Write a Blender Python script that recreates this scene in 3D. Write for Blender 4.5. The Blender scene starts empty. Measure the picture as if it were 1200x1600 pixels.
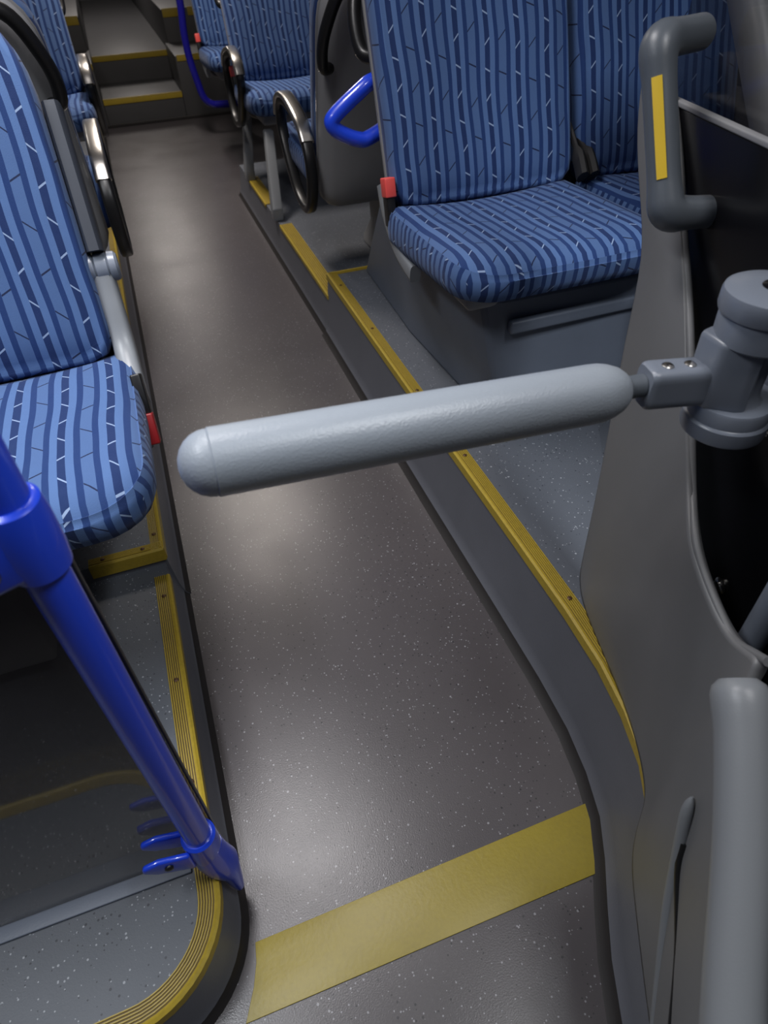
import bpy, bmesh, math, random
from mathutils import Vector, Matrix
random.seed(3)
S = bpy.context.scene
COL = S.collection
PI = math.pi

# ------------------------------------------------------------------ camera
YAW, PITCH, ROLL, FPX, CAMH = 0.3132, 0.7590, 0.0480, 1020.0, 1.2
cyw, syw, cp, sp = math.cos(YAW), math.sin(YAW), math.cos(PITCH), math.sin(PITCH)
fwd = Vector((syw * cp, cyw * cp, -sp))
rgt = Vector((cyw, -syw, 0))
dwn = fwd.cross(rgt)
cr, sr = math.cos(ROLL), math.sin(ROLL)
r2 = cr * rgt + sr * dwn
d2 = -sr * rgt + cr * dwn
cam_d = bpy.data.cameras.new('camera')
cam = bpy.data.objects.new('camera', cam_d)
COL.objects.link(cam)
cam.matrix_world = Matrix(((r2.x, -d2.x, -fwd.x, 0), (r2.y, -d2.y, -fwd.y, 0), (r2.z, -d2.z, -fwd.z, CAMH), (0, 0, 0, 1)))
cam_d.sensor_fit = 'HORIZONTAL'
cam_d.sensor_width = 36
cam_d.lens = FPX / 1200 * 36
cam_d.clip_start = 0.02
cam_d.dof.use_dof = True
cam_d.dof.focus_distance = 1.15
cam_d.dof.aperture_fstop = 8.0
S.camera = cam

# ------------------------------------------------------------------ world, lamps, exposure
S.view_settings.view_transform = 'Standard'
S.view_settings.look = 'None'
S.view_settings.gamma = 1
S.view_settings.use_curve_mapping = False
S.view_settings.exposure = 0.22
w = bpy.data.worlds.new('night')
S.world = w
w.use_nodes = True
w.node_tree.nodes['Background'].inputs[0].default_value = (0.55, 0.6, 0.75, 1)
w.node_tree.nodes['Background'].inputs[1].default_value = 0.03


def ceiling_lamp(x, y, sx, sy, power, col=(1, 0.97, 0.94), z=2.2, spread=180):
    l = bpy.data.lights.new('ceiling_lamp', 'AREA')
    l.shape = 'RECTANGLE'
    l.size, l.size_y = sx, sy
    l.energy = power
    l.spread = math.radians(spread)
    l.color = col
    o = bpy.data.objects.new('ceiling_lamp', l)
    COL.objects.link(o)
    o.location = (x, y, z)
    return o


ceiling_lamp(-0.07, 1.27, 0.30, 0.62, 9, (1.0, 0.965, 0.97), 2.2, 120)
ceiling_lamp(0.24, 3.75, 0.30, 0.60, 22, (1, 0.91, 0.83), 2.2, 150)
ceiling_lamp(0.20, 8.3, 0.35, 1.2, 22, (1, 0.92, 0.86), 2.2, 180)
ceiling_lamp(0.72, 0.0, 0.25, 0.6, 19, (0.92, 0.96, 1.0), 2.2, 142)
ceiling_lamp(-0.70, 0.60, 0.20, 0.8, 10.5, (0.93, 0.96, 1.0), 2.1, 116)
ceiling_lamp(-0.70, 4.2, 0.20, 0.8, 3, (1.0, 0.95, 0.92), 2.1, 130)

# ------------------------------------------------------------------ node helpers


class G:
    """small node-graph helper"""

    def __init__(self, name):
        self.m = bpy.data.materials.new(name)
        self.m.use_nodes = True
        self.t = self.m.node_tree
        self.b = self.t.nodes['Principled BSDF']

    def n(self, typ, **kw):
        x = self.t.nodes.new(typ)
        for k, v in kw.items():
            setattr(x, k, v)
        return x

    def l(self, a, b):
        self.t.links.new(a, b)

    def put(self, sock, v):
        if isinstance(v, bpy.types.NodeSocket):
            self.l(v, sock)
        else:
            sock.default_value = v

    def m_(self, op, a, b=0.0, c=0.0):
        x = self.n('ShaderNodeMath', operation=op)
        self.put(x.inputs[0], a)
        self.put(x.inputs[1], b)
        if op in ('MULTIPLY_ADD', 'COMPARE'):
            self.put(x.inputs[2], c)
        return x.outputs[0]

    def mix(self, f, a, b):
        x = self.n('ShaderNodeMix', data_type='RGBA')
        self.put(x.inputs[0], f)
        self.put(x.inputs[6], a if isinstance(a, bpy.types.NodeSocket) else (*a, 1))
        self.put(x.inputs[7], b if isinstance(b, bpy.types.NodeSocket) else (*b, 1))
        return x.outputs[2]

    def noise(self, vec, scale, detail=2.0, rough=0.5):
        x = self.n('ShaderNodeTexNoise')
        x.inputs['Scale'].default_value = scale
        x.inputs['Detail'].default_value = detail
        x.inputs['Roughness'].default_value = rough
        self.l(vec, x.inputs['Vector'])
        return x.outputs['Fac']

    def obj(self):
        return self.n('ShaderNodeTexCoord').outputs['Object']

    def bump(self, h, strength, dist=0.001):
        x = self.n('ShaderNodeBump')
        x.inputs['Strength'].default_value = strength
        x.inputs['Distance'].default_value = dist
        self.l(h, x.inputs['Height'])
        self.l(x.outputs[0], self.b.inputs['Normal'])

    def set(self, **kw):
        for k, v in kw.items():
            s = self.b.inputs[k.replace('_', ' ')]
            if isinstance(v, tuple) and len(v) == 3:
                v = (*v, 1)
            self.put(s, v)
        return self


def plastic(name, col, rough=0.4, bump=0.15, scale=600, vary=0.12, coat=0.0, metal=0.0):
    g = G(name)
    o = g.obj()
    f = g.noise(o, 9, 3)
    c = g.mix(f, tuple(x * (1 - vary) for x in col), tuple(x * (1 + vary) for x in col))
    g.set(Base_Color=c, Roughness=rough, Metallic=metal)
    if coat:
        g.set(Coat_Weight=coat, Coat_Roughness=0.08)
    if bump:
        g.bump(g.noise(o, scale, 2), bump, 0.0006)
    return g.m


def speckled(name, base, light, dark, amount=0.80, rough=0.4, bmp=0.4):
    g = G(name)
    o = g.obj()
    big = g.noise(o, 2.2, 4, 0.6)
    col = g.mix(big, tuple(x * 0.80 for x in base), tuple(x * 1.2 for x in base))
    for scale, thr, colr, cut in ((150, 0.22, light, amount), (230, 0.25, light, amount - 0.06), (170, 0.24, dark, 0.80)):
        wv = g.n('ShaderNodeVectorMath', operation='ADD')
        g.l(o, wv.inputs[0])
        wv.inputs[1].default_value = (scale * 0.013, scale * 0.007, 0.3)
        v = g.n('ShaderNodeTexVoronoi')
        v.inputs['Scale'].default_value = scale
        g.l(wv.outputs[0], v.inputs['Vector'])
        sep = g.n('ShaderNodeSeparateColor')
        g.l(v.outputs['Color'], sep.inputs[0])
        a = g.m_('LESS_THAN', v.outputs['Distance'], g.m_('MULTIPLY', sep.outputs[1], thr * 1.45))
        k = g.m_('GREATER_THAN', sep.outputs[0], cut)
        col = g.mix(g.m_('MULTIPLY', g.m_('MULTIPLY', a, k), 0.75), col, colr)
    fine = g.noise(o, 420, 2)
    rv = g.n('ShaderNodeMapRange')
    g.l(g.noise(o, 5, 4), rv.inputs[0])
    rv.inputs[3].default_value = rough - 0.06
    rv.inputs[4].default_value = rough + 0.08
    g.set(Base_Color=col, Roughness=rv.outputs[0])
    g.bump(fine, bmp, 0.0006)
    return g.m


def fabric():
    g = G('striped_fabric')
    uv = g.n('ShaderNodeUVMap').outputs[0]
    sx = g.n('ShaderNodeSeparateXYZ')
    g.l(uv, sx.inputs[0])
    u0, v = sx.outputs[0], sx.outputs[1]
    wob = g.noise(uv, 5.0, 1)
    u = g.m_('ADD', u0, g.m_('MULTIPLY', g.m_('SUBTRACT', wob, 0.5), 0.018))
    q = g.m_('DIVIDE', u, 0.0735)
    colidx = g.m_('FLOOR', q)
    t = g.m_('FRACT', q)
    L = (0.080, 0.152, 0.335)
    D = (0.007, 0.024, 0.100)
    N = (0.009, 0.033, 0.132)
    M_ = (0.069, 0.131, 0.292)
    ramp = g.n('ShaderNodeValToRGB')
    ramp.color_ramp.interpolation = 'CONSTANT'
    e = ramp.color_ramp.elements
    stops = [(0.0, L), (0.165, D), (0.33, L), (0.49, N), (0.62, M_), (0.86, N)]
    e[0].position, e[0].color = 0, (*L, 1)
    e[1].position, e[1].color = stops[1][0], (*D, 1)
    for p, c in stops[2:]:
        x = e.new(p)
        x.color = (*c, 1)
    g.l(t, ramp.inputs[0])
    col = ramp.outputs[0]

    def ticks(col, lo, hi, color, pitch, k1, k2, wdt, off):
        s = g.m_('DIVIDE', g.m_('SUBTRACT', t, lo), hi - lo)
        inside = g.m_('MULTIPLY', g.m_('GREATER_THAN', s, 0.0), g.m_('LESS_THAN', s, 1.0))
        vv = g.m_('DIVIDE', g.m_('ADD', v, g.m_('MULTIPLY', colidx, off)), pitch)
        par = g.m_('MODULO', g.m_('FLOOR', g.m_('ADD', vv, 400.0)), 2.0)
        k = g.m_('MULTIPLY_ADD', par, k2 - k1, k1)
        f = g.m_('SUBTRACT', g.m_('FRACT', vv), 0.5)
        line = g.m_('MULTIPLY', g.m_('SUBTRACT', s, 0.5), k)
        hit = g.m_('LESS_THAN', g.m_('ABSOLUTE', g.m_('SUBTRACT', f, line)), wdt)
        return g.mix(g.m_('MULTIPLY', hit, inside), col, color)

    col = ticks(col, 0.165, 0.33, (0.27, 0.36, 0.54), 0.054, 0.24, -0.13, 0.032, 0.013)
    col = ticks(col, 0.62, 0.86, (0.008, 0.013, 0.045), 0.072, 0.24, -0.11, 0.022, 0.021)
    weave = g.noise(uv, 700, 2)
    soft = g.noise(uv, 60, 3)
    col = g.mix(g.m_('MULTIPLY', soft, 0.18), col, (0.05, 0.08, 0.19))
    g.set(Base_Color=col, Roughness=0.85, Sheen_Weight=0.08, Sheen_Roughness=0.5)
    g.b.inputs['Specular IOR Level'].default_value = 0.25
    g.bump(weave, 0.5, 0.0008)
    return g.m


def yellow_mat(name, rough=0.45, dirt=0.5, base=(0.455, 0.325, 0.028)):
    g = G(name)
    o = g.obj()
    n1 = g.noise(o, 14, 5, 0.7)
    n2 = g.noise(o, 160, 3)
    d = g.m_('MULTIPLY', g.m_('SMOOTH_MIN', g.m_('MULTIPLY', n1, n2), 0.9, 0.1), dirt * 1.6)
    col = g.mix(d, base, (0.10, 0.075, 0.03))
    g.set(Base_Color=col, Roughness=rough)
    g.bump(n2, 0.4, 0.0008)
    return g.m


M = {}
M['floor'] = speckled('aisle_vinyl', (0.070, 0.063, 0.067), (0.30, 0.30, 0.32), (0.015, 0.015, 0.018), 0.89, 0.30, 0.34)
M['plat'] = speckled('platform_vinyl', (0.095, 0.105, 0.125), (0.40, 0.42, 0.46), (0.02, 0.022, 0.03), 0.88, 0.5)
M['riser'] = plastic('riser_vinyl', (0.118, 0.124, 0.145), 0.42, 0.3, 300)
M['cove'] = plastic('cove_rubber', (0.020, 0.018, 0.018), 0.5, 0.2)
M['step'] = plastic('step_vinyl', (0.060, 0.060, 0.063), 0.5, 0.3)
M['grey'] = plastic('grey_plastic', (0.195, 0.220, 0.268), 0.30, 0.12, 700, 0.06)
M['panel'] = plastic('partition_plastic', (0.150, 0.152, 0.157), 0.42, 0.25, 900, 0.08)
M['arm'] = plastic('arm_foam', (0.320, 0.355, 0.400), 0.36, 0.7, 430, 0.05)
M['handle'] = plastic('handle_rubber', (0.108, 0.124, 0.145), 0.36, 0.2, 900, 0.06)
M['armdark'] = plastic('folded_arm_plastic', (0.050, 0.056, 0.070), 0.4, 0.1)
M['rail'] = plastic('rail_plastic', (0.205, 0.218, 0.234), 0.40, 0.2, 500, 0.05)
M['shell'] = plastic('seat_shell', (0.27, 0.273, 0.285), 0.45, 0.5, 800, 0.06)
M['trimgrey'] = plastic('shell_trim', (0.20, 0.20, 0.205), 0.4, 0.1)
M['bracket'] = plastic('light_bracket', (0.24, 0.255, 0.275), 0.35, 0.1)
M['ped'] = plastic('pedestal_vinyl', (0.125, 0.146, 0.190), 0.45, 0.4, 350)
M['black'] = plastic('black_plastic', (0.010, 0.010, 0.011), 0.35, 0.1)
M['strap'] = plastic('black_webbing', (0.012, 0.011, 0.011), 0.7, 0.4, 900)
M['red'] = plastic('red_button', (0.75, 0.085, 0.075), 0.4, 0.0)
M['darkred'] = plastic('dark_red_button', (0.32, 0.014, 0.018), 0.4, 0.0)
M['silver'] = plastic('brushed_metal', (0.60, 0.57, 0.53), 0.28, 0.2, 300, 0.05, 0, 1.0)
M['steel'] = plastic('steel_screw', (0.55, 0.53, 0.50), 0.25, 0.0, 300, 0.05, 0, 1.0)
M['rust'] = plastic('worn_screw', (0.10, 0.055, 0.03), 0.5, 0.3, 400, 0.3, 0, 0.6)
M['blue'] = plastic('blue_enamel', (0.014, 0.060, 0.68), 0.30, 0.06, 500, 0.05, 0.6)
M['bluedark'] = plastic('blue_rail_enamel', (0.014, 0.012, 0.30), 0.25, 0.0, 500, 0.05, 0.8)
M['fabric'] = fabric()
M['yellow'] = yellow_mat('yellow_edging')
M['yellowtape'] = yellow_mat('yellow_floor_vinyl', 0.42, 0.35, (0.300, 0.235, 0.026))
M['groove'] = plastic('dirty_groove', (0.10, 0.065, 0.02), 0.6, 0.2)
M['hy'] = plastic('yellow_strip', (0.80, 0.54, 0.035), 0.45, 0.05)
M['infill'] = plastic('black_infill', (0.0055, 0.0055, 0.007), 0.22, 0.06, 500, 0.2)
M['ceil'] = plastic('ceiling_panel', (0.45, 0.45, 0.45), 0.6, 0.1)
M['wall'] = plastic('wall_panel', (0.10, 0.105, 0.115), 0.6, 0.2)
M['night'] = plastic('night_glass', (0.004, 0.004, 0.006), 0.08, 0.0)


def glass_mat(name, trans, tint, rough=0.05, spec=0.5):
    g = G(name)
    out = g.t.nodes['Material Output']
    g.b.inputs['Specular IOR Level'].default_value = spec
    tr = g.n('ShaderNodeBsdfTransparent')
    tr.inputs[0].default_value = (*[trans * c for c in tint], 1)
    g.set(Base_Color=(0.004, 0.004, 0.005), Roughness=rough)
    add = g.n('ShaderNodeAddShader')
    g.l(g.b.outputs[0], add.inputs[0])
    g.l(tr.outputs[0], add.inputs[1])
    g.l(add.outputs[0], out.inputs[0])
    return g.m


M['tint'] = glass_mat('tinted_screen', 0.30, (1, 0.98, 0.95), 0.06)
M['darkglass'] = glass_mat('dark_cab_glass', 0.52, (1.0, 0.97, 0.95), 0.10, 0.12)

# ------------------------------------------------------------------ object helpers


def thing(name, label, cat, loc=(0, 0, 0), rz=0.0, group=None):
    o = bpy.data.objects.new(name, None)
    COL.objects.link(o)
    o.empty_display_size = 0.1
    o.location = loc
    o.rotation_euler = (0, 0, rz)
    o['label'] = label
    o['category'] = cat
    if group:
        o['group'] = group
    return o


def tag(o, label, cat, group=None):
    o['label'] = label
    o['category'] = cat
    if group:
        o['group'] = group
    return o


def root_of(o):
    while o.parent:
        o = o.parent
    return o


def link(name, me, parent=None, off=None):
    """verts of me are in the space of the thing (or world when off is the thing's location)"""
    o = bpy.data.objects.new(name, me)
    COL.objects.link(o)
    if parent:
        o.parent = parent
    return o


def build(name, verts, faces, mats, parent=None, smooth=True, midx=None, uv=None, world=True, bevel=0, angle=40, label=None):
    """mesh from lists. world=True: verts are world coords; a parented part is moved into its thing's space"""
    if not isinstance(mats, (list, tuple)):
        mats = [mats]
    if parent and world:
        L = root_of(parent).location
        verts = [(v[0] - L.x, v[1] - L.y, v[2] - L.z) for v in verts]
    me = bpy.data.meshes.new(name)
    me.from_pydata([tuple(v) for v in verts], [], [tuple(f) for f in faces])
    for m in mats:
        me.materials.append(m)
    if midx:
        for p, i in zip(me.polygons, midx):
            p.material_index = i
    if uv is not None:
        lay = me.uv_layers.new(name='UVMap')
        for p in me.polygons:
            for li in p.loop_indices:
                lay.data[li].uv = uv(p, me.loops[li].vertex_index)
    bm = bmesh.new()
    bm.from_mesh(me)
    bmesh.ops.recalc_face_normals(bm, faces=bm.faces)
    bm.to_mesh(me)
    bm.free()
    if smooth:
        for p in me.polygons:
            p.use_smooth = True
        me.set_sharp_from_angle(angle=math.radians(angle))
    o = link(name, me, parent)
    if bevel:
        b = o.modifiers.new('Bevel', 'BEVEL')
        b.width = bevel
        b.segments = 3
        b.limit_method = 'ANGLE'
        b.angle_limit = math.radians(35)
        if smooth is False:
            for p in me.polygons:
                p.use_smooth = True
    if label:
        o['label'] = label
    return o


def box(lo, hi):
    x0, y0, z0 = lo
    x1, y1, z1 = hi
    v = [(x0, y0, z0), (x1, y0, z0), (x1, y1, z0), (x0, y1, z0), (x0, y0, z1), (x1, y0, z1), (x1, y1, z1), (x0, y1, z1)]
    f = [(0, 3, 2, 1), (4, 5, 6, 7), (0, 1, 5, 4), (1, 2, 6, 5), (2, 3, 7, 6), (3, 0, 4, 7)]
    return v, f


def boxo(name, lo, hi, mat, parent=None, bevel=0.004, world=True, **k):
    v, f = box(lo, hi)
    return build(name, v, f, mat, parent, False, world=world, bevel=bevel, **k)


def merge(parts):
    V, F = [], []
    for v, f in parts:
        n = len(V)
        V += [tuple(p) for p in v]
        F += [tuple(i + n for i in q) for q in f]
    return V, F


def frame_axes(d, up=Vector((0, 0, 1))):
    d = d.normalized()
    a = d.cross(up)
    if a.length < 1e-4:
        a = d.cross(Vector((0, 1, 0)))
    a.normalize()
    b = a.cross(d).normalized()
    return a, b


def smooth_path(pts, n=6, closed=False):
    """Catmull-Rom through the points"""
    P = [Vector(p) for p in pts]
    out = []
    N = len(P)
    rng = N if closed else N - 1
    for i in range(rng):
        if closed:
            p0, p1, p2, p3 = P[(i - 1) % N], P[i], P[(i + 1) % N], P[(i + 2) % N]
        else:
            p0, p1, p2, p3 = P[max(i - 1, 0)], P[i], P[i + 1], P[min(i + 2, N - 1)]
        for k in range(n):
            t = k / n
            out.append(0.5 * ((2 * p1) + (p2 - p0) * t + (2 * p0 - 5 * p1 + 4 * p2 - p3) * t * t + (3 * p1 - p0 - 3 * p2 + p3) * t ** 3))
    if not closed:
        out.append(P[-1])
    return out


def tube(path, r, seg=16, closed=False, caps=True, flat=1.0, up=None):
    """tube along path; r number or list; flat squashes the second axis"""
    P = [Vector(p) for p in path]
    N = len(P)
    R = r if isinstance(r, (list, tuple)) else [r] * N
    V, F = [], []
    a = None
    for i, p in enumerate(P):
        if closed:
            d = P[(i + 1) % N] - P[i - 1]
        else:
            d = P[min(i + 1, N - 1)] - P[max(i - 1, 0)]
        d.normalize()
        if up is not None:
            u = Vector(up)
            b = (u - d * u.dot(d)).normalized()
            a = d.cross(b)
        elif a is None:
            a, b = frame_axes(d)
            b = d.cross(a)
        else:
            a = (a - d * a.dot(d)).normalized()
            b = d.cross(a)
        for k in range(seg):
            an = 2 * PI * k / seg
            V.append(p + a * (math.cos(an) * R[i]) + b * (math.sin(an) * R[i] * flat))
    for i in range(N if closed else N - 1):
        j = (i + 1) % N
        for k in range(seg):
            k2 = (k + 1) % seg
            F.append((i * seg + k, i * seg + k2, j * seg + k2, j * seg + k))
    if caps and not closed:
        F.append(tuple(range(seg))[::-1])
        F.append(tuple((N - 1) * seg + k for k in range(seg)))
    return V, F


def lathe(profile, base, axis=(0, 0, 1), seg=32):
    """profile: list of (r, h) along axis from base"""
    ax = Vector(axis).normalized()
    a, b = frame_axes(ax, Vector((0, 1, 0)) if abs(ax.z) > 0.9 else Vector((0, 0, 1)))
    B = Vector(base)
    V, F = [], []
    for r, h in profile:
        for k in range(seg):
            an = 2 * PI * k / seg
            V.append(B + ax * h + (a * math.cos(an) + b * math.sin(an)) * max(r, 1e-5))
    n = len(profile)
    for i in range(n - 1):
        for k in range(seg):
            k2 = (k + 1) % seg
            F.append((i * seg + k, i * seg + k2, (i + 1) * seg + k2, (i + 1) * seg + k))
    F.append(tuple(range(seg))[::-1])
    F.append(tuple((n - 1) * seg + k for k in range(seg)))
    return V, F


def loft(rings, closed_ring=True, cap=True):
    V, F = [], []
    n = len(rings[0])
    for r in rings:
        V += [tuple(p) for p in r]
    for i in range(len(rings) - 1):
        for k in range(n if closed_ring else n - 1):
            k2 = (k + 1) % n
            F.append((i * n + k, i * n + k2, (i + 1) * n + k2, (i + 1) * n + k))
    if cap and closed_ring:
        F.append(tuple(range(n))[::-1])
        F.append(tuple((len(rings) - 1) * n + k for k in range(n)))
    return V, F


def prism(poly, axis, lo, hi):
    """poly: 2D points; axis 'x': (y,z) extruded in x; 'y': (x,z); 'z': (x,y)"""
    def pt(p, h):
        return {'x': (h, p[0], p[1]), 'y': (p[0], h, p[1]), 'z': (p[0], p[1], h)}[axis]
    n = len(poly)
    V = [pt(p, lo) for p in poly] + [pt(p, hi) for p in poly]
    F = [tuple(range(n))[::-1], tuple(range(n, 2 * n))] + [(k, (k + 1) % n, n + (k + 1) % n, n + k) for k in range(n)]
    return V, F


def struct(o):
    o['kind'] = 'structure'
    return o


def arc(cx, cy, r, a0, a1, n):
    return [(cx + r * math.cos(math.radians(a0 + (a1 - a0) * i / n)), cy + r * math.sin(math.radians(a0 + (a1 - a0) * i / n))) for i in range(n + 1)]


def left_normals(path):
    """2D unit normals, pointing to the left of the direction of travel"""
    out = []
    for i in range(len(path)):
        a = Vector(path[max(i - 1, 0)]).to_2d()
        b = Vector(path[min(i + 1, len(path) - 1)]).to_2d()
        d = (b - a).normalized()
        out.append(Vector((-d.y, d.x)))
    return out


def sweep(path, profile, side=1, closed=False):
    """sweep a list of (offset, z) along a plan path; offset>0 goes to the left normal * side"""
    N = left_normals(path)
    rows = [[(p[0] + n.x * o * side, p[1] + n.y * o * side, z) for p, n in zip(path, N)] for o, z in profile]
    V, F = [], []
    n = len(path)
    for r in rows:
        V += r
    m = len(rows)
    for i in range(m if closed else m - 1):
        j = (i + 1) % m
        for k in range(n - 1):
            F.append((i * n + k, i * n + k + 1, j * n + k + 1, j * n + k))
    if closed:
        F.append(tuple(i * n for i in range(m)))
        F.append(tuple(i * n + n - 1 for i in range(m))[::-1])
    return V, F


# ------------------------------------------------------------------ the shell of the bus
XL, XR, YF, YB = -1.08, 1.52, -1.6, 11.0
fl = struct(boxo('floor', (XL, YF, -0.06), (XR, 5.86, 0.0), M['floor'], bevel=0))


def platform(name, path, z, cove, side, far, top_mat):
    """raised floor: top polygon from path + far points, riser with a dark coved foot; side=+1 when the aisle lies to the left of the path"""
    prof = [(0.0, z), (0.002, z - 0.03), (cove * 0.35, 0.045), (cove * 0.45, 0.030), (cove * 0.60, 0.016), (cove * 0.80, 0.006), (cove, 0.0)]
    V, F = sweep(path, prof, side)
    mi = [1 if prof[i + 1][1] > 0.014 else 2 for i in range(len(prof) - 1) for _ in range(len(path) - 1)]
    n = len(V)
    top = [(p[0], p[1], z) for p in path] + [(p[0], p[1], z) for p in far]
    V += top
    F.append(tuple(range(n, n + len(top))))
    mi.append(0)
    # ends and back so that it is solid
    m = len(prof)
    L = len(path)
    f0 = [(far[-1][0], far[-1][1], 0.0), (far[0][0], far[0][1], 0.0)]
    b = len(V)
    V += f0
    F.append(tuple(i * L for i in range(m)) + (b, n + len(top) - 1))
    mi.append(1)
    F.append(tuple(i * L + L - 1 for i in range(m)) + (b + 1, n + L))
    mi.append(1)
    o = build(name, V, F, [top_mat, M['riser'], M['cove']], None, True, mi, angle=25)
    return struct(o)


# left, near the camera: low rounded platform beside the blue pole
LP_Z, LF_Z, RP_Z, RF_Z = 0.12, 0.165, 0.23, 0.15
lp = [(-0.163, 1.13), (-0.163, 0.80), (-0.163, 0.60), (-0.163, 0.42)] + arc(-0.300, 0.405, 0.137, 0, -90, 12)[0:] + [(-0.55, 0.262), (XL, 0.258)]
platform('raised_floor_near_left', lp, LP_Z, 0.026, 1, [(XL, 1.13)], M['plat'])
lf = [(-0.160, 5.86), (-0.160, 3.0), (-0.160, 1.6), (-0.160, 1.11)]
platform('raised_floor_left', lf, LF_Z, 0.026, 1, [(XL, 1.11), (XL, 5.86)], M['plat'])
# right, near: wheel-arch platform with its curved front
rp = [(0.545, 2.20), (0.543, 1.80), (0.541, 1.2), (0.541, 0.80), (0.540, 0.60), (0.534, 0.48), (0.520, 0.39), (0.498, 0.31), (0.466, 0.245), (0.428, 0.18), (0.395, 0.12), (0.365, 0.05), (0.345, -0.05), (0.335, -0.3)]
platform('raised_floor_near_right', rp, RP_Z, 0.045, -1, [(XR, -0.3), (XR, 2.20)], M['plat'])
rf = [(0.54, 3.93), (0.54, 3.2), (0.54, 2.6), (0.54, 2.19)]
platform('raised_floor_right', rf, RF_Z, 0.032, -1, [(XR, 2.19), (XR, 3.93)], M['plat'])

# rear: two steps up between raised side floors
SZ1, SZ2, SIDE1, SIDE2, Y1, Y2 = 0.175, 0.350, 0.395, 0.605, 5.86, 6.50
AX0, AX1 = -0.093, 0.478
struct(boxo('floor_step', (AX0, Y1, -0.06), (AX1, Y2, SZ1), M['step'], bevel=0.006))
struct(boxo('floor_rear', (AX0 - 0.01, Y2, -0.06), (AX1 + 0.02, YB, SZ2), M['step'], bevel=0.006))
struct(boxo('floor_rear_side_left', (XL, Y1, -0.06), (AX0, Y2 + 0.02, SIDE1), M['step'], bevel=0.006))
struct(boxo('floor_rear_side_right', (AX1, Y1, -0.06), (XR, Y2 + 0.02, SIDE1), M['step'], bevel=0.006))
struct(boxo('floor_rear_deck_left', (XL, Y2 + 0.02, -0.06), (AX0 - 0.012, YB, SIDE2), M['step'], bevel=0.006))
struct(boxo('floor_rear_deck_right', (AX1 + 0.022, Y2 + 0.02, -0.06), (XR, YB, SIDE2), M['step'], bevel=0.006))
struct(boxo('baseboard_rear', (AX0 - 0.06, Y1 - 0.012, 0.0), (XR, Y1, 0.022), M['cove'], bevel=0.003))

# walls with night-dark windows, ceiling, rear wall
for nm, x0, x1, xi in (('left', XL - 0.06, XL, XL), ('right', XR, XR + 0.06, XR)):
    v, f = merge([box((x0, YF, -0.06), (x1, YB, 0.80)), box((x0, YF, 1.75), (x1, YB, 2.30))])
    struct(build('wall_' + nm, v, f, M['wall'], None, False))
    k = 0
    for ya in (-1.6, 0.2, 2.0, 3.8, 5.6, 7.4, 9.2):
        k += 1
        num = k if nm == 'left' else k + 7
        wv, wf = box((x0 + 0.02, ya + 0.04, 0.80), (x1 - 0.02, ya + 1.76, 1.75))
        struct(build('window_%d' % num, wv, wf, M['night'], None, False))
        tv, tf = box((x0, ya - 0.04, 0.80), (x1, ya + 0.04, 1.75))
        struct(build('trim_%d' % num, tv, tf, M['black'], None, False))
struct(boxo('wall_rear', (XL, YB, -0.06), (XR, YB + 0.06, 2.3), M['wall'], bevel=0))
struct(boxo('ceiling', (XL - 0.06, YF, 2.30), (XR + 0.06, YB + 0.06, 2.36), M['ceil'], bevel=0))

# ------------------------------------------------------------------ yellow edgings (screwed-on profiles)


def edging_profile(z, wdt=0.028, drop=0.018, th=0.004):
    """ribbed L profile: offsets are towards the platform when negative"""
    top = []
    n = 6
    for i in range(n):
        a = -wdt + (wdt - 0.004) * i / n
        b = -wdt + (wdt - 0.004) * (i + 0.5) / n
        top += [(a, z + th), (a + 0.0006, z + th), (b - 0.0004, z + th), (b, z + th - 0.0022), (b + 0.0014, z + th - 0.0022)]
    return [(-wdt, z + 0.0005)] + top + [(0.0, z + th), (0.0045, z + th - 0.003), (0.005, z - drop), (0.002, z - drop), (0.002, z + 0.0005)]


def screw(parent, x, y, z, mat=None, r=0.0048):
    v, f = lathe([(r, 0.0), (r, 0.0006), (r * 0.7, 0.0016), (0.0, 0.0018)], (x, y, z), seg=12)
    build('screw', v, f, mat or M['rust'], parent)


def edging(path, z, label, side, screws=(), wdt=0.028, drop=0.018, mat=None, group='yellow ribbed step edgings'):
    t = thing('step_edging', label, 'step edge', (path[0][0], path[0][1], z), group=group)
    pr = edging_profile(z, wdt, drop)
    V, F = sweep(path, pr, side, True)
    mi = []
    for i in range(len(pr)):
        a, b = pr[i], pr[(i + 1) % len(pr)]
        dark = a[1] < z + 0.003 and b[1] < z + 0.003 and a[1] > z + 0.001 and b[1] > z + 0.001
        mi += [1 if dark else 0] * (len(path) - 1)
    mi += [0, 0]
    build('strip', V, F, [mat or M['yellow'], M['groove']], t, True, mi, angle=30)
    for x, y in screws:
        screw(t, x, y, z + 0.004)
    return t


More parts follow.
